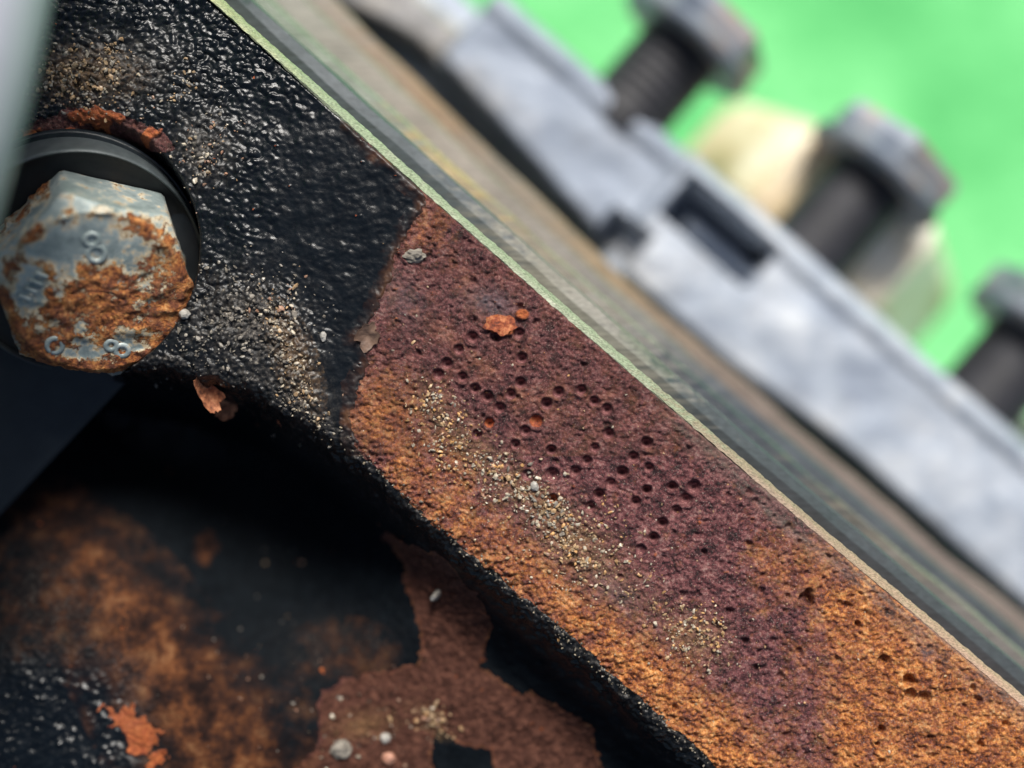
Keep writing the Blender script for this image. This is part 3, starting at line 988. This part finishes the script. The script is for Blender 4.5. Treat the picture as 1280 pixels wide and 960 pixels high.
for k in range(1, 26):
    rows.append((Rh, ztop * (1 - k / 25)))
Rr = np.stack([r[0] for r in rows]); Zr = np.stack([r[1] for r in rows])
TH = np.tile(th, (len(rows), 1))
bx_, by_ = Rr * np.cos(TH), Rr * np.sin(TH)
rustm = (0.50 * np.exp(-(((bx_ - 0.18) / 0.55) ** 2 + ((by_ + 0.12) / 0.36) ** 2) ** 2) + 0.45 * np.exp(-(((bx_ + 0.50) / 0.22) ** 2 + ((by_ + 0.30) / 0.25) ** 2))
         + 0.30 * np.exp(-((Rr - RCH) / 0.05) ** 2) * (Zr > 0.40) + 0.30 * (Zr < 0.30) * (bx_ < -0.2)
         + 0.25 * np.exp(-(((bx_ - 0.42) / 0.12) ** 2 + ((by_ - 0.30) / 0.14) ** 2)) + 0.35 * np.exp(-(((bx_ + 0.30) / 0.05) ** 2 + ((by_ - 0.18) / 0.25) ** 2))
         + 0.30 * (by_ < -0.48) + 0.14)
rustm = np.clip(rustm, 0, 1)
ns = fbm(bx_ * 5 + Zr * 3, by_ * 5 - Zr * 4, 120, 4)
crustd = sst(0.35, 0.62, rustm + 0.5 * ns)
dz = 0.028 * crustd * (0.5 + 1.2 * fbm(bx_ * 11, by_ * 11, 121, 4, 0.65)) + 0.006 * fbm(bx_ * 6, by_ * 6, 125, 3)
dent = 0.03 * np.exp(-(((bx_ - 0.33) / 0.07) ** 2 + ((by_ - 0.05) / 0.05) ** 2))
topm = (Rr < RCH + 0.01)
Zr = Zr + np.where(topm, dz - dent, 0)
sidef = np.where(topm, 0, dz)
bx_ = bx_ * (1 + sidef / np.maximum(Rr, 0.1)); by_ = by_ * (1 + sidef / np.maximum(Rr, 0.1))
nr = len(rows)
qd = []
idx = np.arange(nr * nth_).reshape(nr, nth_)
nx_ = np.roll(idx, -1, 1)
qd = np.stack([idx[:-1].ravel(), idx[1:].ravel(), nx_[1:].ravel(), nx_[:-1].ravel()], 1)
head = mesh_np('hex_head', np.stack([bx_.ravel(), by_.ravel(), Zr.ravel()], 1), qd, M_BOLT, None, True, dict(rust=rustm.ravel()))
head.data.set_sharp_from_angle(angle=math.radians(60))
at_bolt(head, BC, bolt)
at_bolt(bm_obj('shank', lathe([(0, -0.5), (0.38, -0.5), (0.40, -0.46), (0.40, 0.01), (0, 0.01)], 48), M_SHANK, None, True, 40), BC, bolt)
M_MK = M_BOLT


def tube_loop(paths, r, closed=True):
    bm = bmesh.new()
    for path in paths:
        n = len(path); rings = []
        for i, p in enumerate(path):
            p = Vector(p)
            a = Vector(path[(i - 1) % n]) if closed or i else p
            b = Vector(path[(i + 1) % n]) if closed or i < n - 1 else p
            t = (b - a).normalized(); s = Vector((0, 0, 1)).cross(t); up = Vector((0, 0, 1))
            rings.append([bm.verts.new(p + s * (r * math.cos(k * math.pi / 4)) + up * (0.8 * r * math.sin(k * math.pi / 4))) for k in range(8)])
        m = n if closed else n - 1
        for i in range(m):
            A, B = rings[i], rings[(i + 1) % n]
            for k in range(8):
                bm.faces.new((A[k], A[(k + 1) % 8], B[(k + 1) % 8], B[k]))
    return bm


def ring_path(cx, cy, rx, ry, n=20):
    return [(cx + rx * math.cos(2 * math.pi * i / n), cy + ry * math.sin(2 * math.pi * i / n), 0) for i in range(n)]


def eight(cx, cy, s, rot):
    c, n = math.cos(rot), math.sin(rot)
    ps = [ring_path(0, 0.058 * s, 0.046 * s, 0.044 * s), ring_path(0, -0.048 * s, 0.054 * s, 0.056 * s)]
    return [[(cx + x * c - y * n, cy + x * n + y * c, 0) for x, y, _ in p] for p in ps]


for nm, bmk in (('grade_mark', tube_loop(eight(0.03, 0.330, 1.0, 0.15), 0.023)), ('grade_mark', tube_loop(eight(0.08, -0.445, 0.80, 0.9), 0.022)),
                ('grade_mark', tube_loop([ring_path(-0.33, -0.36, 0.05, 0.055)], 0.022))):
    at_bolt(bm_obj(nm, bmk, M_MK), BC + NB * (HH - 0.004), bolt)
for i in range(4):
    c0 = (-0.47 + 0.045 * i, 0.03 + 0.05 * i)
    at_bolt(bm_obj('maker_stroke', tube_loop([[(c0[0] - 0.035, c0[1] + 0.02, 0), (c0[0], c0[1], 0), (c0[0] + 0.035, c0[1] - 0.022, 0)]], 0.015, False), M_MK), BC + NB * (HH + 0.008), bolt)

# ================================================================= BLURRED SLEEVE IN FRONT
cu = bpy.data.curves.new('hose_path', 'CURVE'); cu.dimensions = '3D'
sp = cu.splines.new('BEZIER')
hp = [(-2.92, 4.6, 1.9), (-3.12, 2.2, 2.0), (-3.36, 1.2, 2.0), (-4.3, -0.9, 1.2), (-5.6, -3.0, -0.8)]
sp.bezier_points.add(len(hp) - 1)
for b, p in zip(sp.bezier_points, hp):
    b.co = p; b.handle_left_type = b.handle_right_type = 'AUTO'
cu.bevel_depth = 0.50; cu.bevel_resolution = 10; cu.resolution_u = 24; cu.use_fill_caps = True
tmp = bpy.data.objects.new('hose_tmp', cu); COL.objects.link(tmp)
bpy.context.view_layer.update()
me = bpy.data.meshes.new_from_object(tmp.evaluated_get(bpy.context.evaluated_depsgraph_get()))
bpy.data.objects.remove(tmp)
me.materials.clear(); me.materials.append(M_HOSE)
for p in me.polygons:
    p.use_smooth = True
hose = link(bpy.data.objects.new('hose', me))
tag(hose, 'out of focus pale grey hose crossing the upper left corner', 'hose')


# ================================================================= CRUMBS, FLAKES, GRIT
def crumb(name, px, py, size, mat, label, cat, seed, flatz=0.45, sub=3, rough=0.35, lift=0.0, group=None):
    x, y, z = pix_on(px, py)
    bm = bmesh.new()
    bmesh.ops.create_icosphere(bm, subdivisions=sub, radius=1.0)
    co = np.array([v.co[:] for v in bm.verts])
    n = fbm(co[:, 0] * 1.3 + seed, co[:, 1] * 1.3 + co[:, 2] * 1.7, seed, 3, 0.6)
    n2 = fbm(co[:, 0] * 4 + seed, co[:, 1] * 4 + co[:, 2] * 3, seed + 3, 3, 0.6)
    for v, a, b in zip(bm.verts, n, n2):
        v.co *= 1 + rough * 2.0 * a + rough * 1.1 * b
        v.co.x *= size[0] / 2; v.co.y *= size[1] / 2; v.co.z *= flatz * min(size) / 2
    o = bm_obj(name, bm, mat, None, sub > 3)
    o.rotation_euler = (0.15, -0.1, size[2])
    o.location = (x, y, z + flatz * min(size[:2]) * 0.22 + lift)
    tag(o, label, cat, group)
    return o


def plate(name, px, py, rx, ry, rot, mat, label, cat, seed, curl=0.25, th=0.016, tilt=(0.2, -0.15), lift=0.01):
    x, y, z = pix_on(px, py)
    seg, rings = 36, 7
    bm = bmesh.new()
    a = np.arange(seg) * 2 * np.pi / seg
    ca, sa = np.cos(a), np.sin(a)
    rad = 1 + 0.55 * fbm(ca * 1.1 + seed, sa * 1.1 - seed, seed, 2) + 0.30 * fbm(ca * 4 + seed, sa * 4, seed + 2, 3, 0.65)
    co = [(0.0, 0.0)]
    for k in range(1, rings + 1):
        for i in range(seg):
            co.append((rx * rad[i] * ca[i] * k / rings, ry * rad[i] * sa[i] * k / rings))
    co = np.array(co)
    zz = curl * (co[:, 0] ** 2 / rx + 0.5 * co[:, 1] ** 2 / ry) + 0.30 * min(rx, ry) * fbm(co[:, 0] * 9 + seed, co[:, 1] * 9, seed + 4, 4, 0.6)
    tops = [bm.verts.new((p[0], p[1], h + th)) for p, h in zip(co, zz)]
    bots = [bm.verts.new((p[0], p[1], h)) for p, h in zip(co, zz)]
    for vs_, flip in ((tops, False), (bots, True)):
        for i in range(seg):
            j = (i + 1) % seg
            f = (vs_[0], vs_[1 + i], vs_[1 + j]); bm.faces.new(f[::-1] if flip else f)
            for k in range(rings - 1):
                q = (vs_[1 + k * seg + i], vs_[1 + (k + 1) * seg + i], vs_[1 + (k + 1) * seg + j], vs_[1 + k * seg + j])
                bm.faces.new(q[::-1] if flip else q)
    o0 = 1 + (rings - 1) * seg
    for i in range(seg):
        j = (i + 1) % seg
        bm.faces.new((tops[o0 + i], bots[o0 + i], bots[o0 + j], tops[o0 + j]))
    o = bm_obj(name, bm, mat, None, True, 45)
    o.rotation_euler = (tilt[0], tilt[1], rot)
    o.location = (x, y, z + lift)
    return tag(o, label, cat)


def mat_stone(name, c0, c1, rough=0.5):
    return mat_metal(name, [(0.3, c0), (0.7, c1)], rough, 0.0, nscale=14, bump=0.5, bscale=40, bdist=0.01)


M_CLAY = mat_stone('grey_brown_clay', (0.10, 0.085, 0.07), (0.30, 0.27, 0.22), 0.7)
M_QUARTZ = mat_stone('pale_quartz', (0.24, 0.22, 0.19), (0.50, 0.48, 0.43), 0.35)
M_CHIP = mat_stone('brown_paint_chip', (0.05, 0.03, 0.022), (0.20, 0.12, 0.08), 0.5)
M_TERRA = mat_stone('terracotta_grain', (0.35, 0.15, 0.09), (0.60, 0.32, 0.22), 0.55)
plate('rust_flake', 260, 490, 0.075, 0.15, 0.5, M_RBROWN, 'curled orange brown rust flake on the dark slope right of the bolt', 'rust flake', 3, 0.9, 0.02, (0.35, 0.3), 0.05)
plate('rust_flake', 288, 507, 0.08, 0.085, 0.3, M_RBROWN, 'squarish brown rust flake touching the lower right of the curled flake', 'rust flake', 8, 0.5, 0.02, (0.3, -0.2), 0.04)
crumb('dirt_crumb', 518, 320, (0.15, 0.095, 0.1), M_CLAY, 'grey brown dirt crumb on the upper corner of the rusty patch', 'dirt crumb', 5, 0.8, 3, 0.3)
plate('paint_chip', 460, 418, 0.075, 0.10, -0.5, M_CHIP, 'brown loose paint chip at the border of black paint and rust', 'paint chip', 12, 0.3, 0.014, (0.1, 0.25), 0.012)
plate('rust_blister', 626, 406, 0.105, 0.07, -0.25, M_RFILL, 'bright red orange rust blister above the punched dots', 'rust blister', 21, -0.10, 0.022, (0.0, 0.0), 0.0)
crumb('pebble', 668, 608, (0.06, 0.075, 0.2), M_QUARTZ, 'pale quartz grain, biggest in the grit below the punched dots', 'pebble', 31, 0.9, 2, 0.2)
crumb('pebble', 482, 922, (0.085, 0.085, 0.7), M_QUARTZ, 'white square grain on the rusty floor of the recess', 'pebble', 33, 0.8, 2, 0.15)
crumb('pebble', 486, 947, (0.10, 0.095, 0.3), M_TERRA, 'terracotta coloured grain below the white grain in the recess', 'pebble', 36, 0.8, 2, 0.2)
crumb('pebble', 427, 936, (0.16, 0.14, 0.3), M_CLAY, 'dark grey stone lying left of the white grain in the recess', 'pebble', 39, 0.8, 3, 0.25)
crumb('pebble', 229, 350, (0.065, 0.06, 0.3), M_TERRA, 'small cream grain at the right rim of the bush', 'pebble', 41, 0.9, 2, 0.2, 0.05)
crumb('pebble', 232, 393, (0.08, 0.07, 0.3), M_QUARTZ, 'pale grey grain just below right of the rusty bolt head', 'pebble', 44, 0.9, 2, 0.2, 0.02)
crumb('pebble', 404, 421, (0.045, 0.075, 0.1), M_QUARTZ, 'lone cream sliver on smooth black paint beside the debris', 'pebble', 47, 0.9, 2, 0.2)
crumb('pebble', 546, 743, (0.055, 0.09, -0.6), M_QUARTZ, 'single pale sliver on the brown rust in the recess', 'pebble', 49, 0.5, 2, 0.2)

# loose sand: one mass of grains
TAN, GOLD, WHITE, GREY, RED = (0.34, 0.20, 0.085), (0.46, 0.22, 0.05), (0.42, 0.36, 0.27), (0.12, 0.11, 0.10), (0.24, 0.10, 0.055)
CL = [  # px, py, sx, sy, rot, count, size, palette
    (560, 540, 48, 20, 0.85, 330, .011, (TAN, GOLD, WHITE, GOLD)), (600, 585, 50, 18, 0.8, 300, .011, (GOLD, TAN, WHITE, RED)),
    (660, 615, 34, 13, 0.75, 260, .013, (WHITE, GREY, WHITE, TAN)), (715, 680, 42, 26, 0.6, 520, .011, (TAN, GOLD, TAN, WHITE)),
    (785, 735, 70, 26, 0.7, 260, .010, (TAN, GOLD, RED, WHITE)), (872, 796, 24, 18, 0.5, 330, .011, (TAN, TAN, GOLD, WHITE)),
    (540, 505, 18, 14, 0.8, 120, .011, (GREY, WHITE, TAN, TAN)), (690, 640, 25, 12, 0.7, 120, .013, (WHITE, TAN, TAN, GREY)),
    (95, 95, 42, 17, 0.0, 420, .014, (TAN, TAN, WHITE, GREY)), (135, 72, 14, 10, 0.0, 110, .012, (TAN, TAN, TAN, WHITE)),
    (228, 112, 10, 12, 0.5, 60, .012, (GREY, TAN, TAN, WHITE)), (258, 190, 18, 24, 0.5, 160, .012, (GREY, TAN, RED, WHITE)),
    (310, 395, 52, 32, 0.3, 380, .011, (GREY, GREY, (.05, .047, .045), (.22, .20, .17))), (362, 445, 14, 40, -0.3, 260, .012, (WHITE, GREY, TAN, WHITE)),
    (350, 380, 18, 22, 0.3, 90, .013, (RED, TAN, GREY, WHITE)), (378, 490, 9, 22, -0.5, 80, .013, (TAN, WHITE, GREY, TAN)),
    (250, 430, 40, 28, 0.2, 150, .011, ((.05, .047, .045), (.07, .065, .06), (.03, .028, .026), GREY)),
    (540, 895, 20, 9, 0.7, 90, .014, (TAN, GOLD, TAN, RED)), (460, 910, 50, 30, 0.2, 90, .012, (RED, GREY, TAN, WHITE)),
    (300, 820, 60, 60, 0.2, 50, .012, (GREY, GREY, TAN, RED)), (430, 470, 60, 60, 0.2, 25, .010, (WHITE, TAN, GREY, TAN)),
    (130, 135, 60, 8, 0.1, 60, .012, (RED, GREY, TAN, RED)),
]
rs = np.random.RandomState(5)
grains = []
for (px, py, sx, sy, rot, cnt, size, pal) in CL:
    c, s = math.cos(rot), math.sin(rot)
    for _ in range(int(cnt * 0.95)):
        for _t in range(4):
            a, b = rs.randn() * sx * 0.9, rs.randn() * sy * 1.15
            if fbm(np.array([a * 0.055 + px]), np.array([b * 0.055 + py]), 77, 3)[0] > rs.rand() * 0.5 - 0.2:
                break
        grains.append((px + a * c - b * s, py + a * s + b * c, size * 0.85 * (0.45 + 1.5 * rs.rand() ** 3), pal[rs.randint(4)]))
for _ in range(300):                                   # along the crusty lower edge of the pad
    u = rs.uniform(-1.2, 3.2)
    v = float(np.interp(u, [-1.35, -0.85, 0, 2.8, 6.5], [-1.17, -1.075, -1.07, -1.10, -1.13])) + rs.randn() * 0.028 - 0.012
    x, y = uv2xy(u, v)
    grains.append((640 + x / PXW, 480 - y / PXW, 0.008 * (0.6 + 0.9 * rs.rand()), ((.08, .07, .055), (.05, .045, .04), (.2, .16, .1), (.03, .028, .025))[rs.randint(4)]))
for _ in range(260):                                   # scattered over the whole rust
    u, v = rs.uniform(-0.9, 4.2), rs.uniform(-1.0, 0.5)
    x, y = uv2xy(u, v)
    grains.append((640 + x / PXW, 480 - y / PXW, 0.007 * (0.6 + 0.9 * rs.rand()), (TAN, RED, GOLD, WHITE)[rs.randint(4)]))
bm = bmesh.new(); bmesh.ops.create_icosphere(bm, subdivisions=1, radius=1.0)
bm.verts.ensure_lookup_table()
ico = np.array([v.co[:] for v in bm.verts]); icf = np.array([[v.index for v in f.verts] for f in bm.faces]); bm.free()
AV, AF, AC = [], [], []
for k, (px, py, r, colr) in enumerate(grains):
    x, y, z = pix_on(px, py)
    m = ico * (1 + 0.28 * rs.randn(len(ico), 1)) * (np.array([1, 0.75, 0.6]) * (1 + 0.2 * rs.randn(3))) * r
    a = rs.rand() * 6.28; t = rs.rand() * 1.0
    Rz = np.array([[math.cos(a), -math.sin(a), 0], [math.sin(a), math.cos(a), 0], [0, 0, 1]])
    Rx = np.array([[1, 0, 0], [0, math.cos(t), -math.sin(t)], [0, math.sin(t), math.cos(t)]])
    AV.append(m @ Rx.T @ Rz.T + np.array([x, y, z + r * 0.35]))
    AF.append(icf + k * len(ico))
    AC.append(np.tile(np.array([*np.clip(np.array(colr) * (0.55 + 0.8 * rs.rand()), 0, .8), 1.0]), (len(ico), 1)))
grit = mesh_np('loose_grit', np.concatenate(AV), np.concatenate(AF), M_GRIT, None, False, dict(tint=np.concatenate(AC)))
tag(grit, 'fine tan and grey sand scattered over the rusty casting', 'grit', None, 'stuff')
